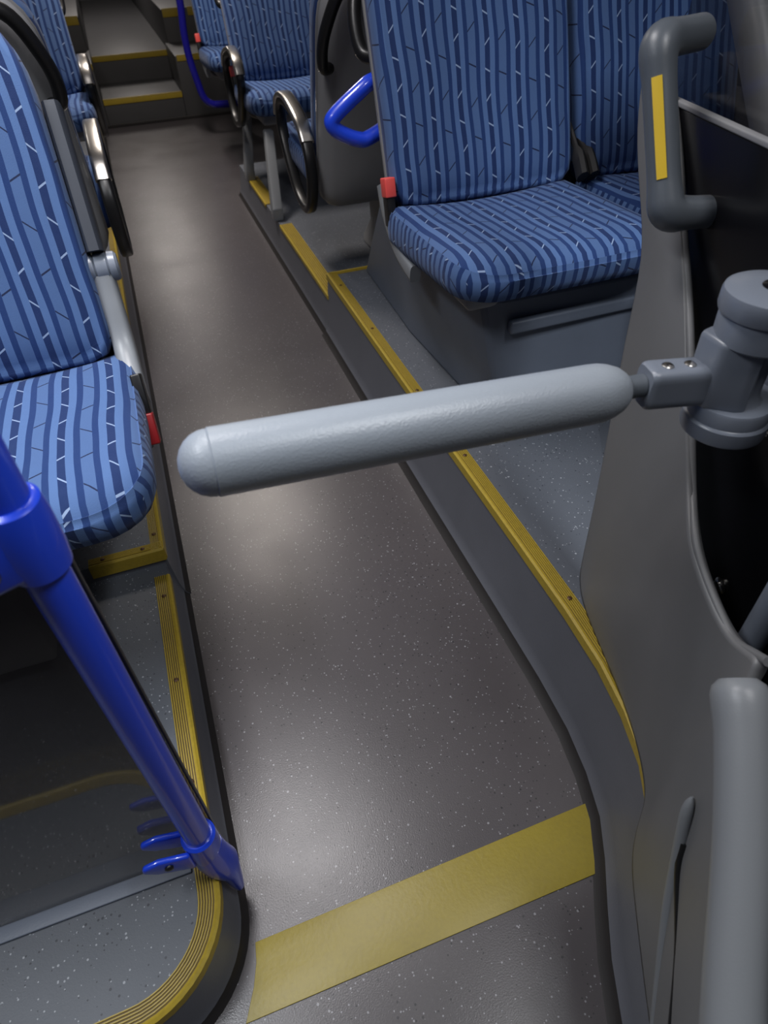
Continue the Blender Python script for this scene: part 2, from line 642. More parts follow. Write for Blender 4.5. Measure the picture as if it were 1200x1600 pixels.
ledge = [p for p in lp if p[1] < 1.07]
ledge = [(-0.163, 1.072)] + ledge[:]
fine = []
for i in range(len(ledge) - 1):
    fine.append(ledge[i])
fine.append(ledge[-1])
edging(fine, LP_Z, 'worn yellow ribbed edging curving round the low platform under the blue pole', 1,
       [(-0.177, 1.01), (-0.177, 0.79), (-0.177, 0.58)])
edging([(-0.160, 5.80), (-0.160, 3.0), (-0.160, 1.6), (-0.160, 1.11)], LF_Z, 'long yellow edging along the aisle beside the left row of seats', 1,
       [(-0.172, 1.16), (-0.172, 1.40)], 0.022, 0.03)
edging([(-0.157, 1.11), (-0.24, 1.11), (-0.315, 1.11)], LF_Z, 'short yellow edging on the step in front of the nearest left seat', 1,
       [(-0.20, 1.122), (-0.285, 1.122)], 0.022, 0.03)
redge = [p for p in rp if p[1] > 0.24]
edging(redge, RP_Z, 'long yellow ribbed edging curving along the right platform to the driver partition', -1,
       [(0.556, 0.62), (0.556, 1.08), (0.556, 1.38), (0.557, 1.75), (0.558, 2.08)], 0.028, 0.020)
edging([(0.555, 2.195), (0.66, 2.195), (0.75, 2.195)], RP_Z, 'thin yellow edging across the far end of the right platform', 1, [], 0.018, 0.018)
edging([(0.54, 2.95), (0.54, 2.55), (0.54, 2.19)], RF_Z, 'flat yellow edging strip in front of the grey seat leg on the right', -1, [], 0.050, 0.012)
edging([(0.54, 3.68), (0.54, 3.45), (0.54, 3.24)], RF_Z, 'short yellow edging strip between the two grey seat legs', -1, [], 0.050, 0.012)


def nosing(x0, x1, y, z, label, depth=0.025, drop=0.032):
    v, f = merge([box((x0, y - 0.005, z - drop), (x1, y, z + 0.004)), box((x0, y - 0.005, z), (x1, y + depth, z + 0.004))])
    o = build('step_edging', v, f, M['yellow'], None, False, bevel=0.0015)
    return tag(o, label, 'step edge', 'yellow step nosings at the rear')


nosing(AX0 + 0.003, AX1 - 0.003, Y1, SZ1, 'yellow nosing on the lower of the two rear aisle steps')
nosing(AX0 + 0.0, AX1 + 0.0, Y2, SZ2, 'yellow nosing on the upper of the two rear aisle steps')
nosing(AX1 + 0.012, 0.75, Y1, SIDE1, 'yellow edge right of the upper rear step, behind the dark blue rail')
nosing(-0.16, AX0 - 0.004, Y1, SIDE1, 'tiny yellow edge left of the upper rear step, by the far armrest')
nosing(AX1 + 0.03, 0.66, Y2 + 0.02, SIDE2, 'yellow edge of the highest rear deck, right of the aisle', 0.025, 0.05)
nosing(0.70, 1.0, Y2 + 0.02, SIDE2, 'yellow edge of the highest rear deck, right of the blue rail', 0.025, 0.05)
nosing(-0.20, AX0 - 0.02, Y2 + 0.02, SIDE2, 'yellow edge of the highest rear deck, left of the aisle', 0.025, 0.05)

# ------------------------------------------------------------------ yellow stripe on the aisle floor
sv, sf = prism([(-0.136, 0.347), (0.474, 0.352), (0.468, 0.325), (0.455, 0.290), (0.436, 0.246), (-0.170, 0.250), (-0.150, 0.290), (-0.140, 0.320)], 'z', 0.0, 0.0022)
st = build('floor_stripe', sv, sf, M['yellowtape'], None, False, bevel=0.0006)
tag(st, 'wide yellow vinyl stripe across the aisle floor at the front', 'floor marking')

# ------------------------------------------------------------------ seats


def rrect(hw, hh, radii, n=6):
    """rounded rectangle centred on 0; radii for corners (+,+), (-,+), (-,-), (+,-)"""
    cs = [(hw, hh, 0), (-hw, hh, 90), (-hw, -hh, 180), (hw, -hh, 270)]
    out = []
    for (x, y, a0), r in zip(cs, radii):
        r = max(min(r, hw * 0.98, hh * 0.98), 0.002)
        cx, cy = x - math.copysign(r, x), y - math.copysign(r, y)
        out += arc(cx, cy, r, a0, a0 + 90, n)
        # a few points on the straight run keep the surface even
    return out


def resample(poly, n):
    P = [Vector(p).to_2d() for p in poly]
    L = [0]
    for i in range(len(P)):
        L.append(L[-1] + (P[(i + 1) % len(P)] - P[i]).length)
    out = []
    for k in range(n):
        d = L[-1] * k / n
        for i in range(len(P)):
            if L[i] <= d <= L[i + 1] and L[i + 1] > L[i]:
                t = (d - L[i]) / (L[i + 1] - L[i])
                q = P[i].lerp(P[(i + 1) % len(P)], t)
                out.append((q.x, q.y))
                break
    return out


def pad(hw, hh, radii, levels, place, nseg=72):
    """cushion: levels = [(inset, height)]; place(x, y, h) maps to 3D. Returns verts, faces and raw coords"""
    rings, raw = [], []
    for ins, h in levels:
        poly = resample(rrect(hw - ins, hh - ins, [max(r - ins, 0.01) for r in radii]), nseg)
        rings.append([place(x, y, h, ins) for x, y in poly])
        raw += [(x, y, h) for x, y in poly]
    V, F = loft(rings, True, True)
    return V, F, raw


def pad_uv(V, raw, flat=False):
    def uv(p, vi):
        if flat:
            x, y, h = raw[vi]
            return (x + math.copysign(max(0.0, 0.026 - h), x) * 0.5, y)
        # box mapping in pad coordinates, chosen per face
        a, b, c = (Vector(raw[i]) for i in (p.vertices[0], p.vertices[1], p.vertices[2]))
        n = (b - a).cross(c - a)
        if n.length > 1e-12:
            n.normalize()
        x, y, h = raw[vi]
        if abs(n.z) > 0.55 or len(p.vertices) > 4:
            return (x, y)
        if abs(n.y) > abs(n.x):
            return (x, h)
        return (y, h)
    return uv


W, CD, ZC = 0.468, 0.45, 0.43        # unit width, cushion depth, cushion height
REC = math.radians(21)
GAP = 0.022


def back_pt(s, x, t, o):
    """point of the backrest: t along the back, o in front of its plane"""
    bow = 0.012 * math.sin(min(max(t, 0), 0.7) / 0.7 * PI)     # slight lumbar curve
    y = CD + 0.005 + math.sin(REC) * t - math.cos(REC) * (o + bow)
    z = ZC - 0.02 + math.cos(REC) * t + math.sin(REC) * (o + bow)
    return (s * x, y, z)


def lateral(path2, x0, x1):
    """flat band: path in (y, z), width in x -> closed ring tube of rectangular section"""
    return path2


def band(path, x0, x1, th, closed=True, s=1):
    """ribbon of thickness th that follows a path in the (y,z) plane, x0..x1 wide"""
    P = [Vector((p[0], p[1])) for p in path]
    n = len(P)
    V, F = [], []
    for i, p in enumerate(P):
        a = P[(i - 1) % n] if closed else P[max(i - 1, 0)]
        b = P[(i + 1) % n] if closed else P[min(i + 1, n - 1)]
        d = (b - a).normalized()
        q = Vector((-d.y, d.x)) * th / 2
        sec = []
        for k in range(12):       # rounded section
            an = 2 * PI * (k + 0.5) / 12
            cx, cy = math.cos(an), math.sin(an)
            ex = math.copysign(abs(cx) ** 0.45, cx)
            ey = math.copysign(abs(cy) ** 0.6, cy)
            sec.append((s * ((x0 + x1) / 2 + (x1 - x0) / 2 * ex), p.x + q.x * ey, p.y + q.y * ey))
        V += sec
    for i in range(n if closed else n - 1):
        j = (i + 1) % n
        for k in range(12):
            k2 = (k + 1) % 12
            F.append((i * 12 + k, i * 12 + k2, j * 12 + k2, j * 12 + k))
    if not closed:
        F.append(tuple(range(12))[::-1])
        F.append(tuple((n - 1) * 12 + k for k in range(12)))
    return V, F


def make_seat(label, loc, s=1, flip=False, arm='down', base='legs', handle=True, buckle='red', group='blue striped double bus seats'):
    """double seat; local frame: aisle edge at x=0, cushion front at y=0 facing -y, platform at z=0. s mirrors x"""
    t = thing('bus_seat', label, 'bus seat', loc, PI if flip else 0.0, group)
    for u in range(2):
        xc = u * (W + GAP) + W / 2
        # --- cushion
        hw, hh = W / 2 + (0.014 if u == 0 else 0.006), CD / 2 + 0.01
        off = -0.012 if u == 0 else 0.0

        def place(x, y, h, ins, xc=xc, off=off, hw=hw):
            fx = x / hw
            yy = y + CD / 2
            z = ZC + 0.016 - 0.030 * (yy / CD) + h
            if h > -0.012:                      # dished top, soft front roll
                z += 0.018 * (fx * fx) * (0.25 + 0.75 * min(max(yy / CD, 0), 1)) - 0.012
                if yy < 0.10:
                    z -= 0.010 * ((0.10 - yy) / 0.10) ** 2
            else:
                z += 0.012 * max(0, 0.2 - yy) / 0.2 * 0
            return (s * (xc + off + x), yy, z)

        lev = [(0.07, -0.086), (0.030, -0.084), (0.010, -0.075), (0.001, -0.056), (0.0, -0.033), (0.003, -0.010), (0.0075, 0.0), (0.010, -0.0015), (0.020, 0.009), (0.045, 0.016), (0.08, 0.019), (0.12, 0.020), (0.16, 0.020), (0.20, 0.020)]
        V, F, raw = pad(hw, hh, [0.03, 0.03, 0.095, 0.095], lev, place)
        build('seat_cushion', V, F, M['fabric'], t, True, uv=pad_uv(V, raw), world=False, angle=60)
        # --- backrest pad
        H = 0.57
        lev = [(0.020, -0.035), (0.004, -0.030), (0.0, -0.015), (0.0, 0.012), (0.006, 0.026), (0.014, 0.031), (0.017, 0.0295), (0.030, 0.036), (0.06, 0.041), (0.10, 0.043), (0.15, 0.042), (0.19, 0.041)]

        def placeb(x, y, h, ins, xc=xc):
            tt = y + H / 2
            wide = 1.0 - 0.05 * max(0, tt - 0.40) / 0.3
            wing = 0.014 * (abs(x) / (W / 2)) ** 2 if h > 0.02 else 0
            return back_pt(s, xc + x * wide, tt, h + wing)

        V, F, raw = pad(W / 2, H / 2, [0.12, 0.12, 0.05, 0.05], lev, placeb)
        build('backrest', V, F, M['fabric'], t, True, uv=pad_uv(V, raw, True), world=False, angle=60)
        # --- shell behind the pad
        lev = [(0.014, -0.034), (0.007, -0.034), (0.005, -0.045), (0.008, -0.062), (0.018, -0.074), (0.05, -0.084), (0.10, -0.088), (0.16, -0.090)]

        def places(x, y, h, ins, xc=xc):
            tt = y + (H + 0.15) / 2 - 0.14
            wide = 1.0 - 0.05 * max(0, tt - 0.40) / 0.3
            return back_pt(s, xc + x * wide, tt, h)

        V, F, raw = pad(W / 2, (H + 0.15) / 2, [0.13, 0.13, 0.08, 0.08], lev, places)
        build('back_shell', V, F, M['shell'], t, True, world=False, angle=60)
        # rim strip round the shell
        SH = (H + 0.15) / 2
        rim = [back_pt(s, xc + x * (1.0 - 0.05 * max(0, y + SH - 0.14 - 0.40) / 0.3), y + SH - 0.14, -0.036)
               for x, y in resample(rrect(W / 2 - 0.008, SH - 0.004, [0.13, 0.13, 0.08, 0.08]), 60)]
        V, F = tube(rim, 0.0075, 8, True)
        build('shell_trim', V, F, M['trimgrey'], t, True, world=False)
        # --- grab handle at the top of the shell, aisle side
        if handle and u == 0:
            hp = [back_pt(s, 0.030, 0.33, -0.075), back_pt(s, 0.006, 0.345, -0.098), back_pt(s, 0.000, 0.40, -0.106), back_pt(s, 0.012, 0.46, -0.108),
                  back_pt(s, 0.045, 0.535, -0.107), back_pt(s, 0.10, 0.570, -0.102), back_pt(s, 0.15, 0.575, -0.07)]
            V, F = tube(smooth_path(hp, 5), 0.016, 12)
            build('grab_handle', V, F, M['black'], t, True, world=False)
    # --- pan and frame under the cushions
    tw = 2 * W + GAP
    v, f = box((0.03, 0.09, ZC - 0.120), (tw - 0.02, CD + 0.03, ZC - 0.072))
    build('seat_frame', [(s * a, b, c) for a, b, c in v], f, M['shell'], t, False, world=False, bevel=0.012)
    # --- side bracket and buckle
    br = [(CD + 0.055, ZC + 0.03), (CD + 0.035, ZC - 0.01), (CD + 0.0, ZC - 0.05), (CD - 0.06, ZC - 0.09), (CD - 0.15, ZC - 0.11)]
    V, F = band([(p.x, p.y) for p in smooth_path([(a, b, 0) for a, b in br], 5)], -0.020, 0.008, 0.045, False, s)
    if buckle != 'none':
        build('side_bracket', V, F, M['bracket'], t, True, world=False, angle=50)

    def part_box(nm, lo, hi, mat, par, rot=0.0, bev=0.003, lab=None):
        v, f = box(lo, hi)
        c = Vector(((lo[0] + hi[0]) / 2, (lo[1] + hi[1]) / 2, (lo[2] + hi[2]) / 2))
        R = Matrix.Rotation(rot, 3, 'X')
        v = [c + R @ (Vector(p) - c) for p in v]
        return build(nm, [(s * p.x, p.y, p.z) for p in v], f, mat, par, False, world=False, bevel=bev, label=lab)

    if buckle == 'red':
        b = part_box('seatbelt_buckle', (-0.024, CD - 0.025, ZC - 0.045), (-0.004, CD + 0.010, ZC + 0.035), M['black'], t, -0.25)
        part_box('release_button', (-0.027, CD - 0.018, ZC + 0.018), (-0.001, CD + 0.018, ZC + 0.060), M['red'], b, -0.25, lab='red release button')
    elif buckle == 'hang':
        b = part_box('seatbelt_buckle', (-0.034, CD - 0.145, ZC - 0.070), (-0.016, CD - 0.095, ZC + 0.005), M['black'], t, -0.5)
        part_box('release_button', (-0.036, CD - 0.185, ZC - 0.105), (-0.013, CD - 0.140, ZC - 0.050), M['darkred'], b, -0.5, lab='dark red release button')
    for k in range(2):
        pts = [(W + 0.004 + k * 0.024, CD + 0.03, ZC + 0.11 - k * 0.03), (W + 0.004 + k * 0.026, CD - 0.03, ZC + 0.055), (W - 0.004 + k * 0.03, CD - 0.075, ZC + 0.018)]
        V, F = tube(smooth_path([(s * a, bb, c) for a, bb, c in pts], 4), [0.006] * 4 + [0.013] * 5, 8, flat=1.6)
        build('center_buckle', V, F, M['strap'], t, True, world=False)
    # --- armrest
    if arm == 'down':
        loop = smooth_path([(0.535, 0.45, 0), (0.46, 0.525, 0), (0.30, 0.560, 0), (0.20, 0.540, 0), (0.165, 0.47, 0), (0.22, 0.38, 0), (0.33, 0.285, 0), (0.46, 0.27, 0), (0.53, 0.35, 0)], 6, True)
        V, F = band([(p.x, p.y) for p in loop], -0.048, -0.012, 0.028, True, s)
        a = build('armrest', V, F, M['black'], t, True, world=False, angle=50)
        topp = smooth_path([(0.522, 0.488, 0), (0.462, 0.540, 0), (0.30, 0.577, 0), (0.19, 0.555, 0), (0.150, 0.50, 0)], 6)
        V, F = band([(p.x, p.y) for p in topp], -0.052, -0.008, 0.020, False, s)
        build('armrest_top', V, F, M['silver'], a, True, world=False, angle=50, label='brushed metal armrest top')
    elif arm == 'up':
        path = smooth_path([(0.520, 0.585, 0), (0.556, 0.66, 0), (0.606, 0.765, 0), (0.620, 0.792, 0)], 6)
        V, F = band([(p.x, p.y) for p in path], -0.030, 0.0, 0.075, False, s)
        a = build('armrest', V, F, M['armdark'], t, True, world=False, angle=50, label='dark grey armrest folded up')
        kn = [(0.020, -0.046), (0.025, -0.042), (0.026, -0.031), (0.0225, -0.029), (0.026, -0.027), (0.026, -0.008), (0.0225, -0.006), (0.026, -0.004), (0.026, 0.014)]
        V, F = lathe(kn, (0, 0.508, 0.562), (1, 0, 0), 24)
        build('hinge', [(s * p[0], p[1], p[2]) for p in V], F, M['grey'], a, True, world=False, angle=30)
        low = smooth_path([(0.508, 0.548, 0), (0.488, 0.50, 0), (0.45, 0.43, 0), (0.36, 0.37, 0)], 5)
        V, F = band([(p.x, p.y) for p in low], -0.034, 0.006, 0.055, False, s)
        build('arm_support', V, F, M['bracket'], t, True, world=False, angle=50)
    # --- what it stands on
    if base == 'legs':
        for ya, yb in ((-0.17, 0.03), (0.45, 0.52)):
            v1 = [(-0.035, ya - 0.028), (0.010, ya - 0.028), (0.010, ya + 0.028), (-0.035, ya + 0.028)]
            v2 = [(0.015, yb - 0.024), (0.055, yb - 0.024), (0.055, yb + 0.024), (0.015, yb + 0.024)]
            V, F = loft([[(s * a, b, 0.0) for a, b in v1], [(s * a, b, 0.05) for a, b in v1], [(s * a, b, ZC - 0.12) for a, b in v2]])
            build('leg', V, F, M['bracket'], t, False, world=False, bevel=0.006)
        v, f = box((0.75, 0.2, 0.0), (0.80, 0.3, ZC - 0.12))
        build('leg', [(s * a, b, c) for a, b, c in v], f, M['bracket'], t, False, world=False, bevel=0.005)
    elif base == 'column':
        for xa in (0.32, 0.72):
            V, F = loft([[(s * (xa + a * k), 0.24 + b * k, z) for a, b in ((-0.05, -0.09), (0.05, -0.09), (0.05, 0.09), (-0.05, 0.09))] for k, z in ((1.25, 0.0), (1.2, 0.03), (0.8, 0.10), (0.9, ZC - 0.12))])
            build('leg', V, F, M['shell'], t, False, world=False, bevel=0.008)
    elif base == 'pedestal':
        # moulded box over the wheel arch, its aisle corner rounded and leaning
        bot = [(0.115, 1.08), (0.095, 0.60), (0.115, 0.13), (0.125, 0.075), (0.16, 0.05), (0.40, 0.04), (tw - 0.02, 0.04), (tw - 0.02, 1.08)]
        top = [(0.085, 0.80), (0.060, 0.50), (0.055, 0.16), (0.068, 0.105), (0.11, 0.085), (0.40, 0.075), (tw - 0.02, 0.075), (tw - 0.02, 0.80)]
        rings = [[(s * (x + (X - x) * k), y + (Y - y) * k, z) for (x, y), (X, Y) in zip(bot, top)] for k, z in ((0, 0), (0.5, 0.17), (1, ZC - 0.10))]
        V, F = loft(rings)
        build('pedestal', V, F, M['ped'], t, True, world=False, angle=30, bevel=0.010)
        v, f = box((0.12, 0.055, 0.255), (tw - 0.04, 0.075, 0.285))
        build('front_lip', [(s * a, b, c) for a, b, c in v], f, M['ped'], t, False, world=False, bevel=0.006)
    return t


RX, LX = 0.560, -0.118
R1 = make_seat('large blue striped double seat facing the camera on the right platform', (RX, 1.085, RP_Z), 1, False, 'none', 'pedestal', True, 'red')
L1 = make_seat('nearest left blue striped seat facing the camera beside the blue pole', (LX, 0.758, LF_Z), -1, False, 'up', 'column', False, 'hang')
R2 = make_seat('right seat turned away, its grey shell back beside the blue loop handle', (RX, 2.76, RF_Z), -1, True, 'down', 'column', True, 'none')
R3 = make_seat('dark blue striped seat facing the camera behind the turned grey shell', (RX, 3.20, RF_Z), 1, False, 'down', 'legs', True, 'red')
R4 = make_seat('farthest right blue striped seat beside the dark blue floor rail', (RX - 0.01, 4.28, 0.155), 1, False, 'none', 'none', True, 'red')
L2 = make_seat('left grey shelled seat turned away with black grab handle', (LX, 2.60, LF_Z), 1, True, 'down', 'column', True, 'none')
L3 = make_seat('far left blue striped seat facing the camera with metal topped armrest', (LX, 3.26, LF_Z), -1, False, 'down', 'column', True, 'red')

# wheel-arch box under the turned seat so that it does not hover
# ------------------------------------------------------------------ blue handle at the back of the near right seat
hp = [(0.66, 1.70, 0.895), (0.57, 1.685, 0.885), (0.535, 1.68, 0.87), (0.470, 1.68, 0.826), (0.462, 1.68, 0.808), (0.480, 1.68, 0.790), (0.525, 1.68, 0.770), (0.560, 1.685, 0.772), (0.66, 1.70, 0.81)]
V, F = tube(smooth_path(hp, 6), 0.0175, 16)
L = R1.location
build('side_handle', V, F, M['blue'], R1, True, label='glossy blue loop handle')

# ------------------------------------------------------------------ dark blue bent rail by the rear steps
rl = [(0.50, 5.2, 1.35), (0.515, 5.2, 1.0), (0.525, 5.2, 0.76), (0.512, 5.2, 0.60), (0.515, 5.2, 0.47), (0.535, 5.2, 0.34), (0.558, 5.2, 0.245), (0.60, 5.2, 0.205), (0.66, 5.2, 0.195), (0.86, 5.2, 0.19)]
V, F = tube(smooth_path(rl, 6), 0.023, 14)
br = thing('guard_rail', 'dark blue bent tube rail standing before the rear steps on the right', 'rail', (0.80, 5.2, 0.0))
build('rail', V, F, M['bluedark'], br)
boxo('foot', (0.78, 5.16, 0.0), (0.84, 5.24, 0.19), M['black'], br, 0.006)

# ------------------------------------------------------------------ blue pole, clamps and the tinted screen
PB, PT = Vector((-0.160, 0.436, 0.124)), Vector((-0.1515, 0.436, 1.30))


def on_pole(z):
    return PB.lerp(PT, (z - PB.z) / (PT.z - PB.z))


pole = thing('stanchion_pole', 'upright bright blue pole clamped to the low left platform edge', 'grab pole', tuple(PB))
V, F = tube([on_pole(0.126), on_pole(0.5), on_pole(0.9), on_pole(2.29)], 0.0188, 28)
build('pole', V, F, M['blue'], pole)
# lower collar
a = on_pole(0.215)
V, F = lathe([(0.0190, -0.03), (0.0245, -0.028), (0.0255, 0.0), (0.0245, 0.024), (0.0205, 0.028), (0.0190, 0.028)], a, PT - PB, 28)
low = build('lower_clamp', V, F, M['blue'], pole)
fin = [(-0.175, 0.190), (-0.175, 0.235), (-0.215, 0.248), (-0.237, 0.243), (-0.240, 0.232), (-0.225, 0.215)]
for y0 in (0.412, 0.445):
    V, F = prism(fin, 'y', y0, y0 + 0.009)
    build('clamp_jaw', V, F, M['blue'], low, False, bevel=0.004)
V, F = lathe([(0.006, 0), (0.006, 0.003), (0.003, 0.0045)], (-0.205, 0.412, 0.228), (0, -1, 0), 14)
build('clamp_bolt', V, F, M['black'], low)
# flared shoe over the edge
sh = []
for z, cx, cy, rx, ry in ((0.200, -0.158, 0.436, 0.024, 0.024), (0.160, -0.156, 0.435, 0.026, 0.026), (0.132, -0.150, 0.434, 0.027, 0.026), (0.105, -0.142, 0.432, 0.017, 0.022), (0.070, -0.140, 0.428, 0.012, 0.017), (0.045, -0.139, 0.424, 0.008, 0.010)):
    sh.append([(cx + rx * math.cos(2 * PI * k / 24), cy + ry * math.sin(2 * PI * k / 24), z) for k in range(24)])
V, F = loft(sh)
build('foot_shoe', V, F, M['blue'], pole)
# upper clamp: sleeve plus a broad jaw towards the screen
a = on_pole(0.846)
V, F = lathe([(0.0190, -0.036), (0.0245, -0.035), (0.0262, -0.015), (0.0262, 0.018), (0.0245, 0.034), (0.0205, 0.037), (0.0190, 0.037)], a, PT - PB, 32)
up = build('upper_clamp', V, F, M['blue'], pole)
jw = [(-0.152, 0.818), (-0.152, 0.874), (-0.185, 0.864), (-0.235, 0.857), (-0.262, 0.844), (-0.262, 0.820), (-0.235, 0.808), (-0.185, 0.808)]
V, F = prism(jw, 'y', 0.412, 0.432)
build('clamp_jaw', V, F, M['blue'], up, False, bevel=0.007)
V, F = prism(jw, 'y', 0.468, 0.480)
build('clamp_jaw', V, F, M['blue'], up, False, bevel=0.005)
V, F = lathe([(0.0085, 0), (0.0085, 0.002), (0.0075, 0.004), (0.0045, 0.0042), (0.004, 0.0025), (0.0, 0.0022)], (-0.184, 0.412, 0.833), (0, -1, 0), 18)
build('clamp_bolt', V, F, M['steel'], up, label='bare steel bolt')

scr = thing('glass_screen', 'dark tinted upright screen pane held by the blue pole', 'screen', (-0.5, 0.462, 0.122))
boxo('pane', (-1.02, 0.4595, 0.1262), (-0.1430, 0.4655, 0.824), M['tint'], scr, 0.0015)
boxo('edge_seal', (-0.1430, 0.4585, 0.1262), (-0.1400, 0.4665, 0.824), M['black'], scr, 0.001)
boxo('foot_profile', (-1.02, 0.437, 0.1203), (-0.195, 0.4675, 0.1255), M['ped'], scr, 0.0015)

# ------------------------------------------------------------------ barrier gate: post, socket, padded arm
gate = thing('barrier_gate', 'padded light grey barrier arm reaching across the aisle from its hinge post', 'gate', (0.545, 0.445, 0.72))
A0, A1 = Vector((-0.032, 0.480, 0.8405)), Vector((0.432, 0.476, 0.8085))
ax = (A1 - A0)
ln = ax.length
RA = 0.0315
prof = [(0.0, 0.0), (0.008, 0.0008), (0.016, 0.004), (0.0225, 0.009), (0.027, 0.015), (0.0298, 0.022), (0.0306, 0.0285), (0.0302, 0.0292), (RA, 0.0305), (RA, 0.12), (RA, 0.25), (RA, ln - 0.045)]
prof += [(RA - 0.0005, ln - 0.036), (0.029, ln - 0.026), (0.025, ln - 0.015), (0.0195, ln - 0.007), (0.012, ln - 0.0015), (0.008, ln)]
V, F = lathe(prof, A0, ax, 40)
build('arm_pad', V, F, M['arm'], gate, angle=30)
V, F = lathe([(0.0125, 0), (0.0125, 0.05)], A1 - ax.normalized() * 0.004, ax, 24)
build('arm_rod', V, F, M['handle'], gate)
# socket block: rounded square sleeve
sdir = Vector((0.544, 0.462, 0.800)) - Vector((0.452, 0.476, 0.8065))
p0 = Vector((0.452, 0.476, 0.8065))
aa, bb = frame_axes(sdir)
rings = []
for k, sc in ((0.0, 0.86), (0.03, 0.97), (0.08, 1.0), (0.75, 1.0), (1.0, 1.04)):
    c = p0 + sdir * k
    rings.append([c + aa * x * sc + bb * y * sc for x, y in resample(rrect(0.0185, 0.0235, [0.009] * 4, 5), 36)])
V, F = loft(rings)
sock = build('arm_socket', V, F, M['grey'], gate, angle=35)
for k in (0.22, 0.50):
    c = p0 + sdir * k + bb * 0.0232 + aa * 0.002
    V, F = lathe([(0.0065, 0), (0.0065, 0.0012), (0.0045, 0.0026), (0.0, 0.0032)], c, bb, 16)
    build('socket_screw', V, F, M['steel'], sock)
# hinge post
PX, PY = 0.560, 0.452
DZ = 0.034
post_prof = [(r, z + DZ) for r, z in ((0.040, 0.705), (0.0455, 0.7065), (0.0465, 0.711), (0.0465, 0.7245), (0.045, 0.7265), (0.0435, 0.7275), (0.0435, 0.7425), (0.042, 0.7455), (0.030, 0.7475), (0.0262, 0.752), (0.0245, 0.762), (0.0245, 0.815), (0.027, 0.822))]
V, F = lathe(post_prof, (PX, PY, 0), seg=48)
build('post_body', V, F, M['grey'], gate, angle=35)
V, F = lathe([(0.0250, 0.815 + DZ), (0.0385, 0.8155 + DZ), (0.0425, 0.819 + DZ), (0.0430, 0.846 + DZ), (0.0422, 0.848 + DZ)], (PX, PY, 0), seg=48)
build('post_head', V, F, M['grey'], gate, angle=35)
V, F = prism([(0.514, 0.447), (0.540, 0.423), (0.553, 0.4215), (0.553, 0.478), (0.530, 0.487), (0.514, 0.482)], 'z', 0.742 + DZ, 0.823 + DZ)
build('post_rib', V, F, M['grey'], gate, False, bevel=0.010)
V, F = lathe([(r, z + DZ) for r, z in ((0.040, 0.8475), (0.0455, 0.848), (0.0468, 0.852), (0.0468, 0.8655), (0.0455, 0.8695), (0.042, 0.8715), (0.020, 0.8725), (0.0, 0.8727))], (PX, PY, 0), seg=48)
capo = build('post_cap', V, F, M['grey'], gate, angle=35)
V, F = lathe([(0.0150, -0.001), (0.0150, 0.0006), (0.0145, 0.0009), (0.0, 0.0009)], (PX + 0.004, PY + 0.000, 0.8725 + DZ), seg=28)
lk = build('cap_lock', V, F, M['infill'], capo)
bv, bf = box((PX + 0.0045, PY - 0.013, 0.8725 + DZ), (PX + 0.0080, PY + 0.013, 0.8742 + DZ))
build('lock_slot', bv, bf, M['steel'], lk, False, bevel=0.0005)
bv, bf = merge([box((0.575, 0.425, 0.712 + DZ), (0.640, 0.480, 0.740 + DZ)), box((0.618, 0.41, 0.700 + DZ), (0.640, 0.50, 0.86 + DZ))])
build('mount_bracket', bv, bf, M['grey'], gate, False, bevel=0.005)
V, F = lathe([(0.005, 0), (0.005, 0.008), (0.003, 0.011)], (0.586, 0.423, 0.712 + DZ), (0.2, -1, 0), 12)
build('bracket_screw', V, F, M['steel'], gate)

# ------------------------------------------------------------------ driver partition
part = thing('driver_partition', 'grey moulded driver cab partition with black infill at the right edge', 'partition', (0.56, 0.5, RP_Z))
C = Vector((0, 0, CAMH))
# the moulding: left edge and right/top edge as 3D points (x, y, z), its rows climb from foot to top
LE = [(0.330, 0.000, 0.115), (0.372, 0.085, 0.120), (0.408, 0.155, 0.125), (0.440, 0.222, 0.140), (0.462, 0.248, 0.215), (0.474, 0.262, 0.2335),
      (0.514, 0.345, 0.2335), (0.544, 0.457, 0.2335), (0.573, 0.592, 0.2335), (0.600, 0.645, 0.2335), (0.609, 0.662, 0.250), (0.6105, 0.668, 0.40), (0.6125, 0.680, 0.55),
      (0.632, 0.718, 0.711), (0.648, 0.736, 0.817), (0.658, 0.789, 0.885), (0.668, 0.838, 0.952), (0.678, 0.860, 1.016)]
RE = [(0.352, -0.020, 0.40), (0.390, 0.060, 0.46), (0.425, 0.125, 0.50), (0.458, 0.190, 0.53), (0.482, 0.238, 0.545),
      (0.497, 0.238, 0.594), (0.505, 0.258, 0.577), (0.514, 0.291, 0.556), (0.522, 0.331, 0.564), (0.53, 0.373, 0.58), (0.539, 0.408, 0.599), (0.56, 0.447, 0.618), (0.577, 0.478, 0.637),
      (0.612, 0.578, 0.757), (0.638, 0.640, 0.812), (0.656, 0.698, 0.871), (0.669, 0.748, 0.934), (0.687, 0.831, 1.029)]
NU = 10
rows = []
for l, r in zip(LE, RE):
    l, r = Vector(l), Vector(r)
    row = []
    for k in range(NU + 1):
        t = k / NU
        p = l.lerp(r, t)
        # bow outwards to the aisle (normal of the sheet is about -x, +y small)
        p += Vector((-0.85, -0.35, 0)) * (0.016 * math.sin(t * PI)) * min(1, (r - l).length / 0.3)
        row.append(p)
    rows.append(row)
V = [p for row in rows for p in row]
F = [(i * (NU + 1) + k, i * (NU + 1) + k + 1, (i + 1) * (NU + 1) + k + 1, (i + 1) * (NU + 1) + k) for i in range(len(rows) - 1) for k in range(NU)]
mo = build('moulding', V, F, M['panel'], part, True, angle=70)
sd = mo.modifiers.new('Subdivision', 'SUBSURF')
sd.levels = sd.render_levels = 2
so = mo.modifiers.new('Solidify', 'SOLIDIFY')
so.thickness = 0.014
so.offset = 0
